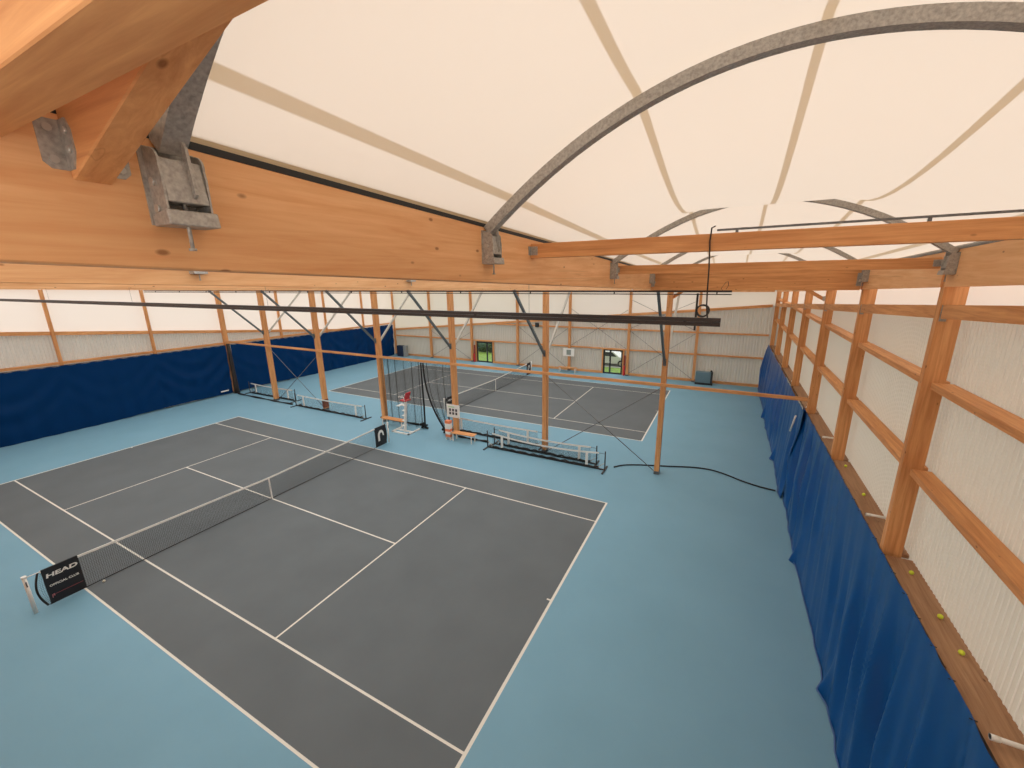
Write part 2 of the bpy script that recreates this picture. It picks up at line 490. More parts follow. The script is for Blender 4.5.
edges = [18.16, 13.05, 7.80, 2.55, -2.70, -7.95, -13.20, -18.35]
for x1, x0 in zip(edges[:-1], edges[1:]): vault(x0 + .02, x1 - .02, 'membrane', MEMB if x1 > 18 else MEMB_FILL)  # every vault but the visible one gets the brightened fill membrane
for vv, s in ((VN, 0), (VF + .02, 1)):      # half-moon ends
    for x1, x0 in zip(edges[:-1], edges[1:]):
        m = MB(); xc, h = (x0 + x1) / 2, (x1 - x0) / 2 - .02; top = []
        for i in range(21):
            q = -1 + i / 10; top.append((xc + h * q, zb(vv) + .54 + (RISE + .02) * (1 - q * q)))
        poly = [(xc - h, zb(vv) + .25)] + top + [(xc + h, zb(vv) + .25)]
        vs = [m.bm.verts.new((p[0], vv, p[1])) for p in poly]; m.bm.faces.new(vs)
        m.build('gable_membrane', GABLE_FILL if s == 0 else PANEL, ceil, fix=False)  # near ends are unseen and take the added bright fill sheet

# edge fittings of the membrane along the first beam and the wall
m = MB(); m.bar((F - .012, VN, zt(VN) + .012), (F - .012, VF, zt(VF) + .012), .03, .032); m.build('edge_gasket', RUBBER, ceil)
m = MB(); m.bar((F - .035, VN, zt(VN) + .048), (F - .035, VF, zt(VF) + .048), .03, .04); m.build('edge_strip', TAN, ceil)
m = MB(); m.tube([(HB + .01, VN, zt(VN) + .03), (HB + .01, VF, zt(VF) + .03)], .03, 10); m.build('edge_tube', GALV, ceil)

# ------------------------------------------------------------------ main beams
BL = ['glued timber main beam nearest the viewer, crossing the upper part of the hall', 'main beam showing as a narrow strip just under the nearest main beam']
for k, u in enumerate(ROWU[:2]):
    c = u - .075
    b = MB(); a0, a1 = VN + .1, 26.75
    b.hexa([(c - .08, a0, zb(a0)), (c + .08, a0, zb(a0)), (c + .08, a1, zb(a1)), (c - .08, a1, zb(a1)), (c - .08, a0, zt(a0)), (c + .08, a0, zt(a0)), (c + .08, a1, zt(a1)), (c - .08, a1, zt(a1))], .006)
    o = b.build('main_beam', GV); tag(o, BL[k], 'beam')
# the further beams stay above the line of sight but carry the roof
for k, u in enumerate(ROWU[2:]):
    c = u - .075; b = MB(); a0, a1 = VN + .1, 26.75
    b.hexa([(c - .08, a0, zb(a0)), (c + .08, a0, zb(a0)), (c + .08, a1, zb(a1)), (c - .08, a1, zb(a1)), (c - .08, a0, zt(a0)), (c + .08, a0, zt(a0)), (c + .08, a1, zt(a1)), (c - .08, a1, zt(a1))])
    b.build('roof_beam', GV, ceil)

# ------------------------------------------------------------------ arches with their foot brackets
def bracket(m_plate, side, x, z0, z1):
    """galvanised shoe on a beam face; side=+1 projects to +x"""
    S = lambda a: x + side * a
    H = z1 - z0
    lo, hi = min(S(0), S(.008)), max(S(0), S(.008))
    m_plate.box(lo, hi, -.10, .10, z0, z1)                                   # back plate
    for y in (-.085, .077):                                                  # cheeks with rounded heads
        pr = [(S(.006), z0), (S(.115), z0), (S(.115), z0 + H * .62)]
        for i in range(9):
            a = -.3 + (PI * .5 + .3) * i / 8
            pr.append((S(.055 + .055 * math.cos(a)), z0 + H * .78 + .05 * math.sin(a)))
        pr.append((S(.006), z1))
        m_plate.prism([(p[0], p[1]) for p in pr], 1, y, y + .008)
    return m_plate
def make_arch(x0, x1, label, group, rise=None, ex=2.0, dz=0.0):
    """arch between faces x0 (beam) and x1; local origin on the lower beam edge"""
    r = thing('roof_arch', (0, 0, 0), label, 'arch', group)
    xc, h = (x0 + x1) / 2, (x1 - x0) / 2; rise = rise or RISE
    prof = []
    for i in range(41):
        s = -1 + i / 20; s *= .990
        prof.append(Vector((xc + h * s, 0, .455 + rise * (1 - abs(s) ** ex) + dz * (1 - s ** 4))))
    m = MB(); rings = []
    for i, p in enumerate(prof):
        d = (prof[min(i + 1, 40)] - prof[max(i - 1, 0)]).normalized(); n = Vector((-d.z, 0, d.x))
        rings.append([m.bm.verts.new(p + n * a + Vector((0, b, 0))) for a, b in ((-.043, -.047), (-.043, .047), (.043, .047), (.043, -.047))])
    for A, B in zip(rings[:-1], rings[1:]):
        for k in range(4): m.bm.faces.new((A[k], A[(k + 1) % 4], B[(k + 1) % 4], B[k]))
    m.bm.faces.new(rings[0]); m.bm.faces.new(rings[-1][::-1])
    m.build('arch_tube', GALV, r)
    for x, sd in ((x0, 1), (x1, -1)):
        m = MB(); z0, z1 = .175, .475
        bracket(m, sd, x, z0, z1)
        br = m.build('foot_bracket', GALV, r)
        S = lambda a: x + sd * a
        m = MB()      # sloping cradle plate that grips the tube, with its stiffening rib
        m.hexa([(S(.02), -.077, z0 + .085), (S(.118), -.077, z0 + .085), (S(.118), .077, z0 + .085), (S(.02), .077, z0 + .085), (S(.02), -.077, z0 + .25), (S(.095), -.077, z0 + .25), (S(.095), .077, z0 + .25), (S(.02), .077, z0 + .25)], .004)
        m.prism([(S(.11), z0 + .10), (S(.135), z0 + .12), (S(.115), z0 + .30), (S(.095), z0 + .33), (S(.09), z0 + .25)], 1, .018, .030)
        m.build('cradle', GALV, br)
        m = MB(); m.hexa([(S(.008), -.095, z0 - .005), (S(.14), -.095, z0 - .005), (S(.14), .095, z0 - .005), (S(.008), .095, z0 - .005), (S(.008), -.095, z0 + .04), (S(.13), -.095, z0 + .055), (S(.13), .095, z0 + .055), (S(.008), .095, z0 + .04)], .004)
        m.build('lower_flange', GALV, br)
        m = MB(); m.tube([(S(.07), .0, z0 - .095), (S(.07), .0, z0 + .10)], .008, 8); m.tube([(S(.07), 0, z0 - .10), (S(.07), 0, z0 - .09)], .016, 6)
        m.build('tension_bolt', GALV, br)
        for zz in (.06, .16): MB().tube([(S(.05), -.095, z0 + zz), (S(.05), -.083, z0 + zz)], .016, 10).build('side_bolt', GALVL, br)
    return r
ARL = ['galvanised roof arch closest to the viewer, half hidden by the wooden brace', 'large galvanised roof arch sweeping across the ceiling, first one seen whole',
       'second whole galvanised roof arch, just behind the cable-carrying tie beam', 'third whole galvanised roof arch, showing small above the deep tie beam',
       'galvanised roof arch above the centre row of posts']
GRP = 'roof arches over the aisle beside the viewer'
ar0 = make_arch(F, HB, ARL[0], GRP, .95, 2.7); ar0.location = (0, ARCHV[0], zb(ARCHV[0]))
ar1 = make_arch(F, HB, ARL[1], GRP); ar1.location = (0, ARCHV[1], zb(ARCHV[1]))
arch = make_arch(F, HB, ARL[2], GRP, dz=-.09); arch.location = (0, ARCHV[2], zb(ARCHV[2]))
for k in range(3, 7):
    lab = ARL[k] if k < 5 else ['galvanised roof arch one bay past the centre row', 'galvanised roof arch two bays past the centre row'][k - 5]
    dup(arch, (0, ARCHV[k], zb(ARCHV[k])), lab)
a2 = make_arch(7.88, 12.97, 'roof arch of the next vault, its foot peeking out beside the big bracket', 'roof arches of the second vault')
a2.location = (0, -4.95, zb(-4.95))
dup(a2, (0, -.10, zb(-.10)), 'roof arch of the next vault, its foot peeking under the main beam at mid length')

# ------------------------------------------------------------------ tie beams between main beam and wall
def tie(v, w, z0, z1, x0, x1, label, mat=WU):
    t = thing('tie_beam', (x0, v, z0), label, 'beam', 'tie beams under the vault')
    m = MB(); m.box(0, x1 - x0, -w / 2, w / 2, 0, z1 - z0, .004); m.build('beam_timber', mat, t)
    for x, sd in ((0, 1), (x1 - x0, -1)):
        m = MB(); h = z1 - z0
        for sy in (-1, 1):
            m = MB(); y = sy * w / 2
            lo, hi = sorted((x, x + sd * .09)); ya, yb = sorted((y, y + sy * .006)); m.box(lo, hi, ya, yb, h * .2, h * .8)
            lo, hi = sorted((x, x + sd * .006)); ya, yb = sorted((y, y + sy * .06)); m.box(lo, hi, ya, yb, h * .2, h * .8)
            br = m.build('angle_bracket', GALV, t)
            for zz in (.35, .65): MB().tube([(x + sd * .05, y, h * zz), (x + sd * .05, y + sy * .015, h * zz)], .012, 8).build('bolt', GALV, br)
    return t
t0 = tie(-8.07, .15, 8.745, 9.06, F, HB, 'rough tie beam crossing the top corner right above the viewer')
t1 = tie(-3.92, .10, 8.505, 8.665, F, HB, 'tie beam with a black cable hanging down from it')
t2 = tie(.10, .10, 8.325, 8.49, F, 17.97, 'slim tie beam at the head of the nearest wall post')
t3 = tie(4.43, .14, 7.88, 8.385, F, 17.97, 'deep tie beam below and behind the slim tie beam')
t4 = tie(8.86, .14, 7.84, 8.15, F, 17.97, 'tie beam in line with the centre row of posts')
for a, b, lab in ((17.36, 18.045, 'short wooden knee brace at the head of the third wall post along the ledge'), (F + .62, F + .02, 'short wooden knee brace where the far tie beam meets the main beam')):
    k = thing('knee_brace', (b, 8.90, 7.42), lab, 'brace', 'knee braces of the centre row')
    MB().bar((0, 0, 0), (a - b, 0, .42), .06, .11, .003).build('brace_timber', WU, k)
    MB().box(min(0, (a - b) * .12), max(0, (a - b) * .12), -.036, -.030, -.02, .12).build('side_plate', GALV, k)

# brace by the big bracket in the top corner: inclined rafters meeting over the aisle
def rafter(p, q, label):
    t = thing('gable_rafter', p, label, 'brace')
    d = Vector(q) - Vector(p)
    m = MB(); m.hexa([(0, -.055, 0), (0, .055, 0), (d.x, .055, d.z), (d.x, -.055, d.z), (0, -.055, .24), (0, .055, .24), (d.x, .055, d.z + .24), (d.x, -.055, d.z + .24)], .005)
    m.build('rafter_timber', WU, t)
    sg = 1 if d.x > 0 else -1
    for sy in (-1, 1):
        y = sy * .055; m = MB()
        lo, hi = sorted((y, y + sy * .005))
        pr = [(0, .03), (sg * .05, .03), (sg * .085, .08), (sg * .085, .15), (sg * .06, .19), (0, .19)]
        m.prism(pr, 1, lo, hi)
        X0, X1 = sorted((0, sg * .005)); a, b = sy * .055, sy * .121
        m.prism([(a, .03), (b - sy * .02, .03), (b, .05), (b, .19), (a, .19)], 0, X0, X1)
        br = m.build('angle_bracket', GALV, t)
        for zz in (.06, .16): MB().tube([(sg * .004, sy * .092, zz), (sg * .014, sy * .092, zz)], .013, 10).build('bolt', GALVL, br)
        for zz in (.09, .15): MB().tube([(sg * .055, sy * .058, zz), (sg * .055, sy * .068, zz)], .012, 10).build('bolt', GALVL, br)
    return t
rafter((F, -7.795, 8.645), (15.575, -7.795, 8.645 + 2.445 * .347), 'short inclined timber with angle brackets on the main beam beside the big arch foot')
rafter((HB, -7.795, 8.645), (15.585, -7.795, 8.645 + 2.435 * .347), 'inclined timber rising from the wall head beam behind the viewer')

# cable and pipe on the tie beam
m = MB(); m.bar((15.08, -3.92, 8.698), (18.0, -3.92, 8.712), .026, .018)
for x in (15.25, 16.6, 17.8): m.box(x - .012, x + .012, -3.93, -3.91, 8.665, 8.70)
tag(m.build('conduit', GALVD, None, (16.5, -3.92, 8.72)), 'thin grey conduit running along the top of the tie beam', 'conduit')
pts = [(15.06, -3.92, 8.735), (15.035, -3.98, 8.715), (15.03, -3.985, 8.6), (15.045, -3.98, 8.35), (15.05, -3.95, 8.1), (15.055, -3.91, 7.97), (15.07, -3.88, 7.862)]
m = MB(); m.tube(pts, .0075, 6)
tag(m.build('cable', BROWN, None, (15.08, -3.95, 8.2)), 'black cable dropping from the tie beam to the end of the light rail', 'cable')

# ------------------------------------------------------------------ light rails under the roof
def rail(v, z, x0, x1, label, sp):
    t = thing('light_rail', (0, v, z), label, 'light rail', 'light rails under the roof')
    for dz in (0, -sp):
        MB().box(x0, x1, -.025, .025, dz - (.020 if v < 0 else .024 if dz == 0 else .012), dz + (.020 if v < 0 else .024 if dz == 0 else .012)).build('rail_bar', BROWN, t)
    x = x1 - .35
    while x > x0:
        MB().box(x, x + .03, -.015, .015, -sp + .01, -.01).build('spacer', BROWN, t); x -= 2.6
    for u in ROWU:
        xx = u - .075
        if x0 < xx < x1: MB().tube([(xx, 0, .02), (xx, 0, zb(v) - z + .01)], .0025, 5).build('hanger_wire', GALVD, t)
    return t
r1 = rail(-3.85, 7.838, -17.0, 15.195, 'long dark double rail hanging nearest, its end dangling a cable', .045)
pts = [(15.015 + .058 * math.cos(a) , .0 + .015 * math.sin(2 * a), .088 + .058 * math.sin(a)) for a in [2 * PI * k / 24 for k in range(24)]]
m = MB(); m.tube(pts, .008, 6, closed=True); m.tube([(p[0] + .006, p[1] + .01, p[2] + .004) for p in pts], .008, 6, closed=True); m.build('cable_coil', BLACK, r1)
r2 = rail(3.30, 7.885, -15.0, 15.25, 'dark double rail hanging further off, just under the main beams', .075)
m = MB(); m.box(14.45, 14.50, -.025, .025, -1.0, -.05); m.build('drop_bar', BLACK, r2)
m = MB(); m.tube([(15.05, -.02, .0), (15.0, -.02, .07), (15.09, -.02, .22), (15.14, -.02, .24), (15.16, -.02, .15), (15.11, -.02, .05)], .006, 5); m.build('loose_wire', BLACK, r2)

# ------------------------------------------------------------------ posts
def post(x, y, w, d, z1, label, group, mat=WZ, foot=None):
    p = thing('timber_post', (x, y, 0), label, 'post', group)
    m = MB(); m.box(-w / 2, w / 2, -d / 2, d / 2, 0, z1, .004); m.build('post_timber', mat, p)
    m = MB(); m.box(-w / 2 - .008, w / 2 + .008, -d / 2 - .008, d / 2 + .008, 0, .14); m.build('post_shoe', GALVD if foot is None else foot, p)
    return p
CL = {13.125: 'centre-row timber post beside the long black rope on bare blue floor', 7.875: 'centre-row timber post standing among the three stored mini nets',
      2.625: 'centre-row timber post carrying the white scoreboard', -2.625: 'centre-row timber post behind the bench by the red-seated umpire chair',
      -7.875: 'centre-row timber post with low reddish foot, crossed by one white mini net tape', -13.125: 'centre-row timber post in front of the far blue curtain, by its corner end'}
for u in ROWU:
    p = post(u - .0, MID, .19, .32, zb(MID) - .0, CL[u], 'posts of the centre row')
    if abs(u + 7.875) < .1:
        m = MB(); m.box(-.105, .105, -.17, .17, .2, .75); m.build('foot_guard', plain('reddish_guard', (.24, .07, .03), .6), p)
post(-18.24, MID, .22, .30, zb(MID), 'timber post on the curtain wall in line with the centre row', 'posts of the centre row')
WRL = ['hidden', 'hidden', 'tall wall post nearest the viewer above the tennis-ball ledge', 'second wall post along the tennis-ball ledge', 'third wall post along the tennis-ball ledge, where the thin cross rail ends',
       'fourth wall post along the tennis-ball ledge', 'fifth wall post along the tennis-ball ledge', 'sixth wall post along the tennis-ball ledge', 'last wall post in the corner beyond the tennis-ball ledge']
WLL = ['hidden', 'hidden', 'first timber post seen above the long blue curtain of the near court', 'second timber post seen above the long blue curtain of the near court', 'hidden', 'timber post above the far blue curtain nearest its free end',
       'second timber post above the far blue curtain', 'third timber post above the far blue curtain', 'timber post in the corner where the far blue curtain ends']
for i, v in enumerate(POSTV):
    if i >= 2:
        thin = abs(v - MID) < .1
        lab = WRL[i] if i >= 2 else ''
        post(18.185, v + .06, .27, .10 if thin else .14, zb(v) + .27, lab, 'posts along the ledge wall')
    if i >= 2 and i != 4:
        post(-18.31, v, .18, .14, zb(v), WLL[i], 'posts of the curtain wall')
BWL = ['end-wall post just past the dark blue mat in the corner', 'end-wall post with a red extinguisher, beside the grassy door', 'end-wall post between the two doors, first from the grassy door',
       'end-wall post with a bench and a white board in front', 'end-wall post with a red extinguisher, beside the dark-framed double door', 'end-wall post beside the blue-grey bin']
for u, lab in zip(sorted(ROWU), BWL):
    post(u, 26.70, .20, .24, zb(26.7), lab, 'posts of the end wall')

# cross rail of the centre row
m = MB(); m.bar((-18.1, MID - .17, 4.02), (18.0, MID - .17, 3.97), .07, .13, .004)
for u in ROWU: pass
tag(m.build('cross_rail', WU, None, (0, MID - .17, 3.99)), 'long thin timber rail linking the centre-row posts at mid height', 'rail')

# inclined steel struts from the centre-row posts up to the beams
SL = {13.125: 'the post beside the long black rope', 7.875: 'the post among the stored mini nets', 2.625: 'the post with the scoreboard', -2.625: 'the post by the umpire chair',
      -7.875: 'the post with the reddish foot', -13.125: 'the post by the far curtain end'}
for u in ROWU:
    for sd, mat, w in ((-1, STEELG, 'grey'), (1, STEELL, 'pale')):  # darker steel on the viewer's side, paler on the far side
        s = thing('strut', (u, MID + sd * .17, 4.85), '%s steel strut leaning %s from %s' % (w, 'towards the viewer' if sd < 0 else 'away', SL[u]), 'brace', 'steel struts of the centre row')
        L_ = 2.95; zt_ = zb(MID + sd * 3.1) - 4.85 - .02
        MB().bar((0, sd * .03, .05), (0, sd * L_, zt_), .085, .10).build('strut_tube', mat, s)
        m = MB(); m.box(-.06, .06, min(0, sd * .012), max(0, sd * .012), -.08, .22); m.box(-.008, .008, min(0, sd * .12), max(0, sd * .12), -.02, .16); m.build('foot_plate', GALVD, s)
        m = MB(); m.box(-.06, .06, sd * L_ - .14, sd * L_ + .14, zt_ + .0, zt_ + .012); m.build('head_plate', GALVD, s)

# crossed steel rods
def cross(name_label, a, b, z0, z1, y, axis=0):
    t = thing('cross_bracing', ((a + b) / 2, y, 0), name_label, 'brace')
    h = (b - a) / 2 - .03
    for s in (-1, 1):
        MB().tube([(-h * s, .025 * s, z0), (h * s, .025 * s, z1)], .017, 6).build('rod', GALVD, t)
    MB().tube([(0, -.03, (z0 + z1) / 2), (0, .03, (z0 + z1) / 2)], .05, 10).build('hub', GALVD, t)
cross('crossed steel rods between the mini-net post and the rope post of the centre row', 7.98, 13.02, .06, 3.75, MID + .06)
cross('crossed steel rods between the two centre-row posts nearest the far blue curtain', -13.02, -7.98, .06, 3.75, MID + .06)
cross('crossed steel rods on the end wall beside the blue-grey bin', 7.98, 13.02, .25, 3.85, 26.66)
cross('crossed steel rods high on the end wall above the dark-framed door', 2.75, 7.75, 2.35, 5.6, 26.62)
cross('upper crossed steel rods on the end wall above the bin bay', 7.98, 13.02, 4.1, 6.4, 26.66)
cross('crossed steel rods on the end wall between the mat corner and the grassy door', -13.0, -8.0, .25, 3.0, 26.66)
cross('crossed steel rods on the end wall behind the end-wall bench', -2.5, 2.5, .25, 3.85, 26.62)

# ------------------------------------------------------------------ blue curtains
def curtain_right(v0, v1, label, seed, mat, kicks, off=0.0):
    rnd = random.Random(seed)
    ph = [rnd.uniform(0, 6.28) for _ in range(8)]
    n = int((v1 - v0) / .045)
    hook = .52
    def fn(i, j):
        v = v0 + (v1 - v0) * i; t = j                 # t: 0 top, 1 bottom
        top = 3.60 - .01 * v - .022 * abs(math.sin(PI * (v - v0) / hook)) ** 1.5
        z = top * (1 - t) + .015
        w = v + 1.25 * t + .25 * math.sin(v * .5 + ph[6]) * t   # folds run aslant
        env = .10 + .90 * min(1, t * 1.8)
        d = .058 * env * math.sin(w * 2 * PI / .92 + ph[0] + .9 * math.sin(w * .7))
        d += .05 * env * math.sin(w * 2 * PI / 1.63 + ph[1]) + .020 * math.sin(w * 2 * PI / .41 + ph[2]) * env
        w2 = v + 1.9 * t + .3 * math.sin(v * .9 + ph[5])
        rg = (1 - abs(math.sin(w2 * PI / .47 + ph[7]))) ** 3 * (.5 + .5 * math.sin(w2 * 1.7 + ph[2]))
        d += .040 * env * rg
        sw = .5 + .5 * math.sin(v * .62 + ph[3] - 1.1 * t)
        d *= .35 + 1.0 * sw
        d *= 1 - .85 * max(0, t - .5) / .5
        u = min(18.035 - off, 18.02 - off - .28 * t - d * 1.45 - .03 * math.sin(v * .8 + ph[4]) * t)
        for kv in kicks:
            g = math.exp(-((v - kv) / .13) ** 2) * max(0, (t - .72) / .28) ** 1.3
            u -= .16 * g; z += .02 * g
        return (u, v, z)
    c = thing('curtain', ((17.8), (v0 + v1) / 2, 0), label, 'curtain', 'blue curtains')
    O = Vector(c.location)
    MB().grid(n, 40, lambda i, j: Vector(fn(i, j)) - O).build('curtain_sheet', mat, c, fix=False)
    m = MB(); k = 0; v = v0 + .05
    while v < v1:
        m.tube([Vector((18.0, v, 3.585 - .01 * v)) - O, Vector((18.065, v, 3.575 - .01 * v)) - O], .007, 6); v += hook
    h = m.build('eyelets', BLACK, c); h['kind'] = 'stuff'
    m = MB(); m.tube([Vector(fn((k / 60), .992)) - O + Vector((-.015, 0, .02)) for k in range(61)], .016, 6); m.build('hem', plain('hem_blue', (.05, .12, .30), .4), c)
    return c
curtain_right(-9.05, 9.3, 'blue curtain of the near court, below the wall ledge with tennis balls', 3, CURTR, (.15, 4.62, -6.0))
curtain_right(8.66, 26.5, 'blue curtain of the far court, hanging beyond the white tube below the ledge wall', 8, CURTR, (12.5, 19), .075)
def curtain_left(v0, v1, label, seed, lab):
    rnd = random.Random(seed); ph = [rnd.uniform(0, 6.28) for _ in range(8)]
    n = int((v1 - v0) / .07)
    def fn(i, j):
        v = v0 + (v1 - v0) * i; t = j
        top = 3.84 - .014 * v - .03 * abs(math.sin(PI * (v - v0) / .6)) ** 1.4
        z = top * (1 - t) + .02 + .10 * t * max(0, math.sin(v * .37 + ph[5]))
        e = .3 + .7 * t
        sag = math.sin(PI * ((v - v0) / 4.4 % 1.0))
        d = .035 * math.sin(v * 2 * PI / 1.5 + ph[0] + t) * e + .03 * math.sin(v * 2 * PI / .83 + ph[1] - 1.5 * t) * e
        d += .05 * math.sin((t * 3.2 - 1.4 * sag) * 2 * PI + ph[2]) * math.sin(PI * t) * (.4 + .6 * math.sin(v * .3 + ph[3]) ** 2)
        return (-17.98 - .10 * t + .02 * math.sin(v) + d * .8, v, z)
    c = thing('curtain', (-18.0, (v0 + v1) / 2, 0), label, 'curtain', 'blue curtains')
    O = Vector(c.location)
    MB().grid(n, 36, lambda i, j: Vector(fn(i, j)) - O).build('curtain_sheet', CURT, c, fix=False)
    m = MB(); m.tube([Vector((-18.02, v0, 3.86 - .014 * v0)) - O, Vector((-18.02, v1, 3.86 - .014 * v1)) - O], .018, 6); m.build('top_cord', BLACK, c)
    if lab:
        m = MB(); p = fn(.965, .90); m.box(p[0] + .05 - O.x, p[0] + .055 - O.x, p[1] - .28 - O.y, p[1] + .28 - O.y, .31, .40); m.build('maker_tag', WHITE, c)
    return c
curtain_left(-9.0, 8.62, 'long dark blue curtain beside the near court with a small white tag low down', 5, True)
curtain_left(8.98, 26.2, 'dark blue curtain beside the far court, behind the centre-row posts', 11, False)

# white bracket tubes over the ledge, white tube at the curtain joint
TL = ['nearest the viewer', 'by the foot of the nearest wall post', 'second from the nearest wall post', 'beside the white upright tube', 'fourth along the far curtain', 'fifth along the far curtain', 'last along the far curtain']
for k, v in enumerate((-3.47, 1.21, 5.95, 9.3, 13.9, 18.4, 22.9)):
    z = 3.62 - .01 * v
    s = thing('curtain_bracket', (18.42, v, z), 'short white curtain bracket on the ledge, ' + TL[k], 'bracket', 'curtain brackets on the ledge')
    MB().tube([(-.34, 0, 0), (0.0, 0, 0)], .026, 10).build('bracket_tube', WHITE, s)
    MB().tube([(-.34, 0, -.005), (-.27, 0, -.005)], .032, 10).build('clamp', WHITE, s); MB().tube([(-.03, 0, 0), (0.0, 0, 0)], .045, 10).build('end_plate', WHITE, s)
m = MB(); m.tube([(17.62, 8.60, 2.75), (17.72, 8.60, 3.36)], .03, 8); tag(m.build('support_tube', WHITE, None, (17.6, 8.72, 2.6)), 'white upright tube where the two blue curtains meet below the ledge', 'tube')

# tennis balls on the ledge and court
for k, (u, v, lab) in enumerate(((18.27, 3.93, 'yellow tennis ball on the ledge just past the foot of the second wall post'), (18.29, 2.31, 'yellow tennis ball between the first two wall posts, near the white bracket'),
                                 (18.30, -.52, 'yellow tennis ball on the ledge at the viewer side of the nearest wall post'), (18.33, -1.52, 'yellow tennis ball on the ledge, middle one of the nearest three'),
                                 (18.32, -2.18, 'yellow tennis ball on the ledge closest to the viewer'))):
    m = MB(); m.sphere((0, 0, 0), .033); o = m.build('tennis_ball', BALLM)
    o.location = (u, v, 3.53 - .01 * v + .033); tag(o, lab, 'ball', 'tennis balls on the ledge')
m = MB(); m.sphere((0, 0, 0), .035); o = m.build('tennis_ball', PALEBALL); o.location = (.12, -5.1, .035); tag(o, 'pale ball lying at the foot of the near net beside the lettered banner', 'ball')

# ------------------------------------------------------------------ tennis nets
def wire_grid(w, h, nx, ny, th, fn):
    """netting: connected strands of a grid"""
    m = MB(); m.grid(nx, ny, fn, smooth=False)
    bmesh.ops.wireframe(m.bm, faces=m.bm.faces[:], thickness=th, offset=0, use_replace=True, use_boundary=True, use_even_offset=True)
    return m
def nettop(y): return .914 + (1.07 - .914) * min(1, abs(y) / 6.3) ** 1.15
def make_net(loc, label):
    t = thing('tennis_net', loc, label, 'tennis net', 'tennis nets')
    m = wire_grid(12.2, 1, 270, 20, .0052, lambda i, j: (0, -6.1 + 12.2 * i, .05 + (nettop(-6.1 + 12.2 * i) - .08) * j))
    m.build('netting', NETM, t, fix=False)
    m = MB(); m.grid(80, 1, lambda i, j: (-.012, -6.15 + 12.3 * i, nettop(-6.15 + 12.3 * i) - .055 + .06 * j)); m.grid(80, 1, lambda i, j: (.012, -6.15 + 12.3 * i, nettop(-6.15 + 12.3 * i) - .055 + .06 * j))
    m.grid(80, 1, lambda i, j: (-.012 + .024 * j, -6.15 + 12.3 * i, nettop(-6.15 + 12.3 * i) + .005)); m.build('top_tape', WHITE, t)
    m = MB(); m.tube([(0, -6.15, .045), (0, 0, .03), (0, 6.15, .045)], .014, 6); m.build('bottom_cord', NETM, t)
    m = MB(); m.box(-.015, .015, -.025, .025, .0, .915); m.build('centre_strap', WHITE, t)
    for s in (-1, 1):
        pts = [(0, s * (6.12 + .17 * math.sin(PI * (.12 + .76 * k / 12))), .05 + .99 * k / 12) for k in range(13)]
        m = MB(); m.tube(pts, .024, 6); m.build('side_cord', NETM, t)
        m = wire_grid(.2, 1, 4, 20, .0045, lambda i, j: (0, s * (6.10 + .15 * i * math.sin(PI * (.12 + .76 * j))), .06 + .96 * j)); m.build('end_netting', NETM, t, fix=False)
        p = MB(); p.tube([(0, s * 6.42, 0), (0, s * 6.42, 1.09)], .042, 14); p.tube([(0, s * 6.42, 1.06), (0, s * 6.42, 1.10)], .050, 14); po = p.build('net_post', WHITE, t)
        MB().box(-.05, -.03, s * 6.42 - .025, s * 6.42 + .025, .62, .86).build('winch', GALVD, po)
        MB().box(.038, .050, s * 6.42 - .012, s * 6.42 + .012, .80, .95).build('post_plate', DARKPRINT, po)
        m = MB(); m.tube([(0, s * 6.40, 1.05), (0, s * 6.1, 1.045)], .012, 6); m.build('tension_cord', WHITE, t)
        y0, y1 = (-6.13, -5.43) if s < 0 else (5.52, 6.25)
        b = MB().box(-.018, .018, y0, y1, .055, 1.07).build('banner', BANNER, t)
        yc = (y0 + y1) / 2
        M_ = Matrix(((0, 0, 1, .020), (1, 0, 0, yc), (0, 1, 0, 0), (0, 0, 0, 1)))
        if s < 0:
            letters('HEAD', .155, WHITE, 'lettering', b, M_ @ Matrix.Translation((0, .845, 0)), xs=1.5, shear=.12, off=.035)
            letters('OFFICIAL CLUB', .078, WHITE, 'small_lettering', b, M_ @ Matrix.Translation((0, .55, 0)), xs=1.06, off=.025)
            MB().box(.018, .021, y0 + .12, y1 - .03, .275, .285).build('red_line', PINK, b)
            m = MB(); m.tube([(.02, y0 + .06, .20), (.02, y0 + .07, .29), (.02, y0 + .10, .30), (.02, y0 + .10, .24)], .010, 5); m.build('small_emblem', plain('emblem_pink', (.55, .2, .22), .6), b)
        else:      # curved white emblem
            m = MB(); out, inn = [], []
            for k in range(17):
                a = PI * (1.02 - 1.0 * k / 16)
                out.append((yc + .20 * math.cos(a), .60 + .27 * math.sin(a))); inn.append((yc + .02 + .10 * math.cos(a), .58 + .155 * math.sin(a)))
            poly = [(yc - .20, .30), (yc - .20, .58)] + out[1:] + [(yc + .20, .52), (yc + .125, .56)] + inn[::-1] + [(yc - .08, .33)]
            m.prism(poly, 0, .018, .021); m.build('emblem', WHITE, b)
    return t
n1 = make_net((0, 0, 0), 'tennis net across the near court with lettered black banner')
dup(n1, (0, CV, 0), 'tennis net across the far court behind the centre-row posts')

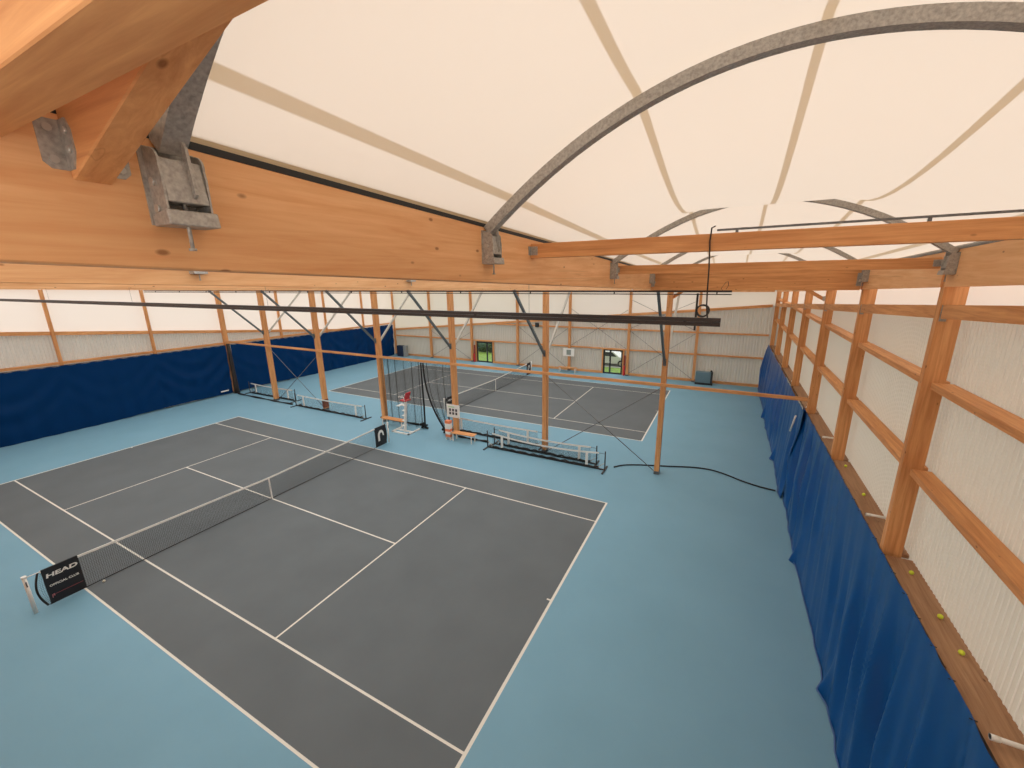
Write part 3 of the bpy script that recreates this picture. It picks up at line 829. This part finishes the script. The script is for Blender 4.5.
# ------------------------------------------------------------------ mini nets stored under the centre row
def mini_net(x0, x1, y, rz, label, h=.80, sag=.05, mats=None):
    L_ = x1 - x0
    t = thing('mini_net', ((x0 + x1) / 2, y, 0), label, 'mini net', 'stored mini tennis nets', rz)
    top = lambda i: h - sag * 4 * i * (1 - i)
    a = L_ / 2 - .28
    m = wire_grid(L_, h, int(L_ / .07), 9, .007, lambda i, j: (-a + 2 * a * i, .05 * math.sin(i * 21) * (1 - j), .12 + (top(i) - .14) * j)); m.build('netting', NETM, t, fix=False)
    m = MB(); m.grid(30, 1, lambda i, j: (-a + 2 * a * i, -.012, top(i) - .05 + .07 * j)); m.grid(30, 1, lambda i, j: (-a + 2 * a * i, .012, top(i) - .05 + .07 * j)); m.build('top_tape', WHITE, t)
    for s in (-1, 1):
        MB().box(s * (a - .55) - .055, s * (a - .55) + .055, -.02, .02, .10, top(.1) - .02).build('side_band', WHITE, t)
        p = MB(); p.tube([(s * L_ / 2, 0, .03), (s * L_ / 2, 0, h + .10)], [.030, .026], 8); p.box(s * L_ / 2 - .035, s * L_ / 2 + .035, -.42, .42, 0, .045); po = p.build('upright', BLACK, t)
        m = MB(); m.tube([(s * L_ / 2, 0, h - .02), (s * a, 0, top(.0) - .02)], .008, 5); m.build('tie_cord', BLACK, t)
        m = MB(); m.tube([(s * L_ / 2 - s * .02, 0, .34), (s * (L_ / 2 - .38), 0, .05)], .014, 6); m.build('corner_stay', STEELL, t)
    MB().box(-L_ / 2, L_ / 2, -.03, .03, .01, .055).build('base_bar', BLACK, t)
    m = MB(); pts = [(-a + 2 * a * k / 24, .03 * math.sin(k * 1.9), .09 + .03 * math.sin(k * 2.7)) for k in range(25)]; m.tube(pts, .042, 6); m.build('gathered_net', NETM, t)
    return t
mini_net(-17.0, -11.55, 9.28, 0, 'mini net standing in the corner by the far blue curtain end')
mini_net(-10.55, -3.95, 8.58, 0, 'mini net standing across the reddish-footed centre-row post', h=.82)
mini_net(1.75, 7.55, 9.34, -.02, 'rearmost of three mini nets, starting behind the bench with the scoreboard', h=.80, sag=.03)
mini_net(5.15, 10.55, 8.56, -.02, 'middle one of three mini nets, with thin tape and a white end band', h=.82, sag=.10)
mini_net(5.05, 11.05, 8.10, 0, 'front one of three mini nets, its tape sagging most', h=.80, sag=.16)

# ------------------------------------------------------------------ divider netting, rope on the floor
def divider(fn, nx, ny, label, edge, weight):
    t = thing('divider_net', (edge[0][0], MID, 0), label, 'net', 'divider netting on the centre row')
    O = Vector(t.location)
    m = wire_grid(1, 1, nx, ny, .010, lambda i, j: Vector(fn(i, j)) - O); m.build('netting', NETM, t, fix=False)
    m = MB(); m.tube([Vector(p) - O for p in edge], .05, 6); m.build('edge_rope', NETM, t)
    m = MB(); pts = []
    for k in range(9): pts.append((weight[0] + .30 * math.cos(k * 2.4) * (1 - k / 12), weight[1] + .2 * math.sin(k * 2.4), .06 + .035 * k))
    m.tube([Vector(p) - O for p in pts], .06, 6); m.build('gathered_bottom', NETM, t)
    return t
def f1(i, j):
    x = -2.5 + 2.93 * i
    return (x, MID + .16 * math.sin(x * 11 + .6 * math.sin(x * 3)), 3.88 * j + .04)
divider(f1, 72, 66, 'hanging divider net behind the umpire chair', [(.43, MID, .05), (.43, MID + .03, 1.4), (.43, MID, 2.6), (.43, MID, 3.85)], (.32, MID))
def f2(i, j):
    left = .60 + 1.30 * (1 - j) ** 2.3
    x = left + (2.5 - left) * i
    return (x, MID + .14 * math.sin(i * 23 + .5 * math.sin(i * 9)), 3.88 * j + .04)
divider(f2, 44, 66, 'divider net drawn aside beside the scoreboard post', [(.60 + 1.30 * (1 - k / 14) ** 2.3, MID - .02, .10 + 3.76 * k / 14) for k in range(15)], (1.95, MID - .1))
m = MB(); m.tube([(-17.93, 8.84, .02), (-17.93, 8.84, .5), (-17.95, 8.84, 1.6), (-17.98, 8.84, 3.0), (-18.0, 8.84, 3.82)], [.20, .17, .14, .13, .11], 10)
tag(m.build('net_bundle', DARKWOOD, None, (-17.95, 8.84, 0)), 'black net bundle hanging upright between the two dark blue curtains', 'net')
def smooth(p, n=6):
    out = []
    for k in range(len(p) - 1):
        p0, p1, p2, p3 = (Vector(p[max(k - 1, 0)]), Vector(p[k]), Vector(p[k + 1]), Vector(p[min(k + 2, len(p) - 1)]))
        for q in range(n):
            t = q / n
            out.append(.5 * ((2 * p1) + (p2 - p0) * t + (2 * p0 - 5 * p1 + 4 * p2 - p3) * t * t + (3 * p1 - p0 - 3 * p2 + p3) * t ** 3))
    out.append(Vector(p[-1])); return out
for pts, lab in (([(-17.5, 8.66), (-16, 8.62), (-13.9, 8.60), (-12.6, 8.58), (-11.0, 8.62)], 'dark bundled net lying along the floor in the corner by the far blue curtain'),
                 ([(-3.3, 9.16), (-2.3, 9.14), (-1.2, 9.12), (-.2, 9.14)], 'dark bundled net lying on the floor behind the bench by the umpire chair'),
                 ([(2.9, 8.60), (3.6, 8.58), (4.2, 8.60), (4.8, 8.62)], 'dark bundled net lying on the floor behind the scoreboard bench')):
    S_ = smooth(pts); m = MB(); m.tube([(p.x, p.y, .06) for p in S_], [.05 + .018 * math.sin(k * .9) for k in range(len(S_))], 6)
    tag(m.build('net_roll', NETM, None, (pts[1][0], pts[1][1], 0)), lab, 'net')
pts = [(11.35, 8.55), (11.7, 8.95), (12.4, 9.30), (13.6, 9.72), (14.4, 10.02), (15.1, 10.12), (15.7, 9.95), (16.4, 9.55), (17.0, 9.32), (17.55, 9.22)]
S_ = smooth(pts); m = MB(); m.tube([(p.x, p.y, .035) for p in S_], .028, 6)
tag(m.build('rope', NETM, None, (14, 9.6, 0)), 'long black rope snaking over the bare blue floor from the mini nets to the curtain', 'rope')

# ------------------------------------------------------------------ benches, umpire chair, scoreboard
def bench(x, y, label, L_=1.45, rz=0):
    t = thing('bench', (x, y, 0), label, 'bench', 'wooden benches', rz)
    for k in range(2): MB().box(-L_ / 2, L_ / 2, -.20 + .21 * k, -.01 + .21 * k, .42, .455, .006).build('seat_plank', WU, t)
    for sx in (-1, 1):
        MB().box(sx * (L_ / 2 - .12) - .02, sx * (L_ / 2 - .12) + .02, -.18, .18, .37, .42).build('cross_bar', WHITE, t)
        for sy in (-1, 1):
            MB().box(sx * (L_ / 2 - .12) - .022, sx * (L_ / 2 - .12) + .022, sy * .17 - .022, sy * .17 + .022, 0, .42).build('leg', WHITE, t)
    return t
bench(3.52, 8.22, 'wooden bench at the scoreboard post with an orange and white box beside it', 1.36, .04)
bench(-1.50, 8.42, 'wooden bench beside the red-seated umpire chair', 1.70)
bench(2.75, 25.95, 'wooden bench against the far end wall under the small white board', 1.7)

u_ = thing('umpire_chair', (-.35, 8.05, 0), 'slender white umpire chair with red seat and flat floor frame', 'chair')
m = MB(); m.box(-.62, .62, -.42, -.34, 0, .07); m.box(-.62, -.54, -.42, .42, 0, .07); m.box(.54, .62, -.42, .55, 0, .07); m.box(-.62, .62, -.04, .04, 0, .06); m.build('floor_frame', WHITE, u_)
MB().bar((.0, 0, .05), (.22, .0, 1.83), .10, .12).build('mast', WHITE, u_)
for k in range(5):
    z = .35 + .3 * k; x = .0 + .22 * z / 1.83
    MB().box(x - .17, x + .03, -.10, .10, z - .018, z + .018).build('step', WHITE, u_)
m = MB(); m.box(-.02, .42, -.21, .21, 1.83, 1.89, .015); m.build('seat', RED, u_)
m = MB(); m.bar((.30, 0, 1.92), (.44, 0, 2.32), .40, .05, .012); m.build('backrest', RED, u_)
for s in (-1, 1):
    m = MB(); m.tube([(-.02, s * .25, 1.86), (-.06, s * .25, 2.08), (.32, s * .25, 2.10), (.36, s * .25, 1.88)], .022, 8); m.build('armrest', WHITE, u_)
m = MB(); m.box(-.30, -.10, -.22, .22, 1.50, 1.54); m.build('footrest', WHITE, u_)

sb = thing('scoreboard', (2.60, MID - .19, 1.42), 'white scoreboard with dark figures on the centre-row post above the bench', 'scoreboard')
MB().box(-.42, .42, -.025, .0, -.36, .36, .006).build('board', WHITE, sb)
for r, z in ((0, .06), (1, -.13)):
    for k in range(3):
        MB().box(-.25 + .2 * k, -.13 + .2 * k, -.032, -.025, z - .07, z + .07).build('figure_panel', DARKPRINT, sb)
MB().box(-.30, .10, -.031, -.025, .20, .26).build('title_strip', plain('pale_green_print', (.45, .62, .38), .6), sb)
bx = thing('carton', (2.66, 8.10, 0), 'tall orange and white striped box standing at the end of the bench', 'box')
for k in range(6):
    z0 = .18 + .15 * k; z1 = z0 + .15
    MB().box(-.15, .15, -.11, .11, z0, z1 - .004).build('stripe_block', WHITE if k in (3, 1) else ORANGE, bx) if k != 4 else MB().box(-.15, .15, -.11, .11, z0, z1 - .004).build('stripe_block', WHITE, bx)
for s in (-1, 1):
    MB().box(s * .12 - .02, s * .12 + .02, -.09, .09, 0, .18).build('leg', WHITE, bx)

wbd = thing('wall_board', (2.625, 26.55, 1.72), 'small white framed board on the end-wall post over the bench', 'board')
m = MB(); m.box(-.52, .52, -.03, .0, -.36, .36); m.build('board', WHITE, wbd)
MB().box(-.20, .22, -.034, -.03, -.24, .22).build('print', GREYSIGN, wbd)

# ------------------------------------------------------------------ along the end wall
b_ = thing('storage_bin', (13.95, 26.3, 0), 'blue-grey lidded bin standing against the end wall', 'bin')
m = MB(); m.prism([(-.62, .16), (.44, .16), (.46, .98), (-.62, .98)], 1, -.30, .26); m.build('bin_body', BINM, b_)
MB().box(-.64, .62, -.33, .29, .0, .16).build('base', RUBBER, b_)
m = MB(); m.box(.44, .58, -.30, .26, .16, .98); m.build('side_panel', FRAME, b_)
for k in range(4): MB().box(-.58, .40, -.312, -.30, .30 + .17 * k, .335 + .17 * k).build('rib', BINM, b_)
m = MB(); m.sphere((.46, 0, 1.06), .08); m.build('lid_knob', FRAME, b_)

def extinguisher(x, y, label):
    e = thing('fire_extinguisher', (x, y, 0), label, 'fire extinguisher', 'fire extinguishers')
    m = MB(); m.tube([(0, 0, 0), (0, 0, .05), (0, 0, .74), (0, 0, .84), (0, 0, .90)], [.07, .085, .085, .06, .03], 12); m.build('cylinder', RED, e)
    m = MB(); m.tube([(0, 0, .90), (0, 0, .97)], .022, 8); m.bar((-.02, 0, .97), (.10, 0, 1.0), .02, .02); m.build('valve', BLACK, e)
    m = MB(); m.tube([(.03, -.02, .93), (.11, -.06, .85), (.10, -.08, .5)], .012, 6); m.build('hose', BLACK, e)
    m = MB(); m.box(-.09, .09, .087, .10, 0.0, 1.75); m.build('back_board', plain('dull_red_board', (.25, .045, .03), .6), e)
    return e
extinguisher(7.62, 26.64, 'red fire extinguisher beside the dark-framed double door')
extinguisher(-7.60, 26.64, 'red fire extinguisher beside the grassy door')

sp_ = thing('loudspeaker', (-.55, 26.74, 4.05), 'small black loudspeaker high on the end wall', 'loudspeaker')
m = MB(); m.box(-.16, .16, -.24, .0, -.2, .2, .03); m.build('cabinet', BLACK, sp_)
m = MB(); m.tube([(0, -.24, 0), (0, -.255, 0)], .12, 16); m.build('cone', FRAME, sp_)
m = MB(); m.box(-.05, .05, .0, .06, -.1, .1); m.build('bracket', BLACK, sp_)
mt = thing('landing_mat', (-17.0, 26.2, 0), 'dark navy padded block in the far corner past the curtain', 'mat')
m = MB(); m.box(-.45, .40, -.25, .25, .0, 1.2, .04); m.build('mat_body', NAVY, mt)
m = MB(); m.box(.46, .82, -.20, .22, 0, 1.2, .01); m.build('grey_locker', plain('grey_box', (.30, .31, .30), .6), mt)

# ------------------------------------------------------------------ outdoors, seen through the doors
m = MB(); m.box(-60, 60, VF + .36, 95, -.12, -.02); o = m.build('lawn', GRASS); struct(o)
m = MB(); m.box(1.0, 30, 29.6, 40, -.05, -.01); struct(m.build('gravel_path', plain('pale_gravel', (.42, .39, .34), .9, noise=.15, scale=5)))
hd = thing('hedge', (-12, 32.3, -.02), 'clipped dark hedge outside beyond the lawn of the grassy door', 'hedge')
rnd = random.Random(2)
m = MB(); m.grid(150, 16, lambda i, j: (-9 + 19 * i, -.5 * math.sin(PI * j) + rnd.uniform(-.12, .12), 1.5 * j + rnd.uniform(-.08, .08))); m.build('foliage', HEDGE, hd, fix=False)
cr = thing('car', (5.2, 30.9, 0), 'pale parked car outside, seen through the dark-framed door', 'car')
PAINT = plain('car_paint', (.75, .75, .73), .3)
pr = [(-2.1, .28), (2.1, .28), (2.15, .62), (2.0, .82), (1.15, .92), (.55, 1.40), (-1.45, 1.42), (-2.05, .95), (-2.15, .6)]
m = MB(); m.prism(pr, 1, -.82, .82); m.build('car_body', PAINT, cr)
for sy in (-1, 1):
    lo, hi = sorted((sy * .82, sy * .828))
    m = MB(); m.prism([(.95, .93), (.48, 1.33), (-.35, 1.34), (-.35, .95)], 1, lo, hi); m.build('side_window', FRAME, cr)
    m = MB(); m.prism([(-.45, .95), (-.45, 1.34), (-1.35, 1.35), (-1.75, .98)], 1, lo, hi); m.build('side_window', FRAME, cr)
    for x in (-1.35, 1.35):
        w = MB(); w.tube([(x, sy * .70, .31), (x, sy * .86, .31)], .31, 18); w = w.build('wheel', RUBBER, cr)
        MB().tube([(x, sy * .85, .31), (x, sy * .875, .31)], .18, 14).build('hub_cap', GALV, w)
bd = thing('clubhouse', (6, 36, -.02), 'pale low building outside behind the parked car', 'building')
MB().box(-6, 9, 0, 6, 0, 3.0).build('walls', RENDER, bd)
m = MB(); m.prism([(-.5, 3.0), (6.5, 3.0), (3, 4.4)], 0, -6.4, 9.4); m.build('roof', plain('roof_tile', (.18, .12, .10), .8), bd)
for x in (-4.5, -1.2, 2.2, 5.4): MB().box(x, x + 1.1, -.04, .02, .55, 2.1).build('window', FRAME, bd)

# ------------------------------------------------------------------ light: overcast daylight
w = bpy.data.worlds.new('overcast_sky'); SC.world = w; w.use_nodes = True
bg = w.node_tree.nodes['Background']; bg.inputs['Color'].default_value = (1.0, 1.0, 1.0, 1); bg.inputs['Strength'].default_value = 2.3

SC.view_settings.view_transform = 'Standard'; SC.view_settings.look = 'None'
SC.view_settings.exposure = 0.0; SC.view_settings.gamma = 1.0
SC.view_settings.use_curve_mapping = False
SC.cycles.max_bounces = 10; SC.cycles.diffuse_bounces = 6; SC.cycles.transmission_bounces = 6; SC.cycles.transparent_max_bounces = 8
SC.cycles.use_denoising = True
SC.cycles.sample_clamp_indirect = 6
